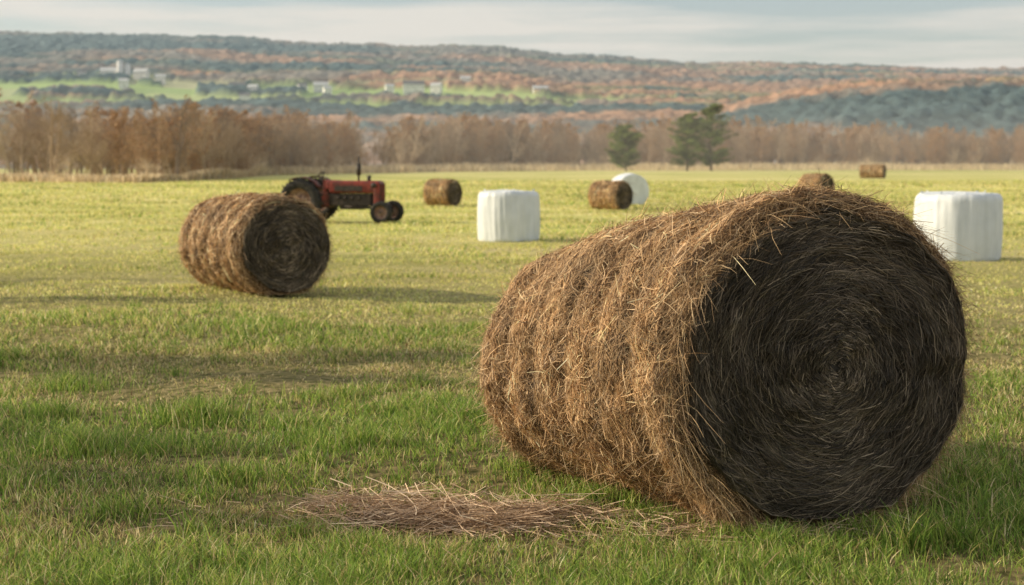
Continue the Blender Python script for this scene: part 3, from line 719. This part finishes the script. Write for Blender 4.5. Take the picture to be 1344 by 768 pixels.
me=raw_mesh('hills',V,[np.stack([ii,ii+1,ii+nx+1,ii+nx],1)],C.reshape(-1,3),True)
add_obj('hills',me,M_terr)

# farm buildings on the hillside
M_wht=noise_mat('white_siding',(.70,.70,.68),(.82,.82,.80),.4,.7)
M_roof=noise_mat('dark_roof',(.10,.10,.11),(.2,.2,.21),.5,.7)
M_roofm=noise_mat('metal_roof',(.45,.48,.5),(.6,.62,.63),.5,.5)
M_glass=noise_mat('window_dark',(.03,.04,.05),(.06,.07,.08),1,.2)
M_silo=noise_mat('silo_concrete',(.55,.56,.56),(.75,.76,.76),.4,.7)
def house(name,x,y,w_,d_,h_,rot,roof):
    if x>-500: x*=1.09; y+=165
    z=float(hill_z(np.array(x),np.array(y)))
    root=empty(name,(x,y,z+3),(0,0,rot))
    box('walls',(0,0,h_/2+.5),(w_,d_,h_+1),M_wht,root,0)
    bm=bmesh.new(); o=.5; rh=d_*.38
    v=[bm.verts.new(c) for c in [(-w_/2-o,-d_/2-o,h_+.8),(w_/2+o,-d_/2-o,h_+.8),(w_/2+o,d_/2+o,h_+.8),(-w_/2-o,d_/2+o,h_+.8),(-w_/2-o,0,h_+rh+.8),(w_/2+o,0,h_+rh+.8)]]
    for f in [(0,1,5,4),(2,3,4,5),(0,4,3),(1,2,5),(0,3,2,1)]: bm.faces.new([v[k] for k in f])
    bobj('roof',bm,roof,root)
    box('foundation',(0,0,-4),(w_*.98,d_*.98,8),M_silo,root,0)
    nw=max(2,int(w_/3.5))
    for k in range(nw):
        xx=-w_/2+(k+.5)*w_/nw
        box('window_%d'%k,(xx,-d_/2-.03,h_*.62+1),(1.1,.1,1.5),M_glass,root,0)
    box('door',(w_*.1,-d_/2-.03,1.2),(1.3,.1,2.2),M_roof,root,0)
def silo(name,x,y,r_,h_):
    z=float(hill_z(np.array(x),np.array(y))); root=empty(name,(x,y,z-1))
    cyl('silo_wall',(0,0,0),(0,0,h_),r_,r_,M_silo,root,24)
    bm=bmesh.new(); bmesh.ops.create_uvsphere(bm,u_segments=24,v_segments=12,radius=r_*1.02)
    bmesh.ops.delete(bm,geom=[v for v in bm.verts if v.co.z<-.01],context='VERTS'); bobj('silo_dome',bm,M_roofm,root,True,(0,0,h_))
house('barn',-575,2055,26,14,9,.1,M_roofm); house('farmhouse',-612,2045,13,10,8,.3,M_roof); house('barn',-534,2070,20,12,8,-.2,M_roofm)
silo('silo',-558,2045,4.5,26); silo('silo',-548,2048,4,22)
house('farmhouse',-455,1860,14,10,7,.2,M_roofm); house('barn',-345,1800,22,12,7,.1,M_roof); house('farmhouse',-322,1780,13,9,7,-.2,M_roofm)
house('barn',-240,1800,20,11,6,.15,M_roofm); house('farmhouse',-262,1790,12,9,7,.4,M_roof); house('farmhouse',-225,1740,10,9,7,.4,M_roofm)
house('barn',-120,1745,28,14,8,.1,M_roof); house('farmhouse',-92,1735,14,10,7,-.3,M_roofm); house('farmhouse',-150,1750,11,8,7,.3,M_roofm)
house('barn',35,1760,20,10,5,.1,M_roofm); house('farmhouse',-60,1850,14,9,7,.1,M_roofm); house('farmhouse',-300,1590,13,9,7,.1,M_roof); house('farmhouse',-480,1770,12,9,7,.1,M_roofm)

# ---------------------------------------------------------------- haze
def haze(name,c,s,dens,col):
    bm=bmesh.new(); bmesh.ops.create_cube(bm,size=1)
    for v in bm.verts: v.co=Vector((v.co.x*s[0],v.co.y*s[1],v.co.z*s[2]))
    m=bpy.data.materials.new(name); m.use_nodes=True; nt=m.node_tree; nt.nodes.remove(nt.nodes['Principled BSDF'])
    vs=nt.nodes.new('ShaderNodeVolumeScatter'); vs.inputs['Color'].default_value=(*col,1); vs.inputs['Density'].default_value=dens; vs.inputs['Anisotropy'].default_value=.2
    nt.links.new(vs.outputs[0],nt.nodes['Material Output'].inputs['Volume'])
    bobj(name,bm,m,None,False,c)
haze('haze',(0,1850,155),(4400,3060,330),.000095,(.66,.85,1))
haze('mist',(20,225,4),(420,230,9),.0011,(1,.96,.90))
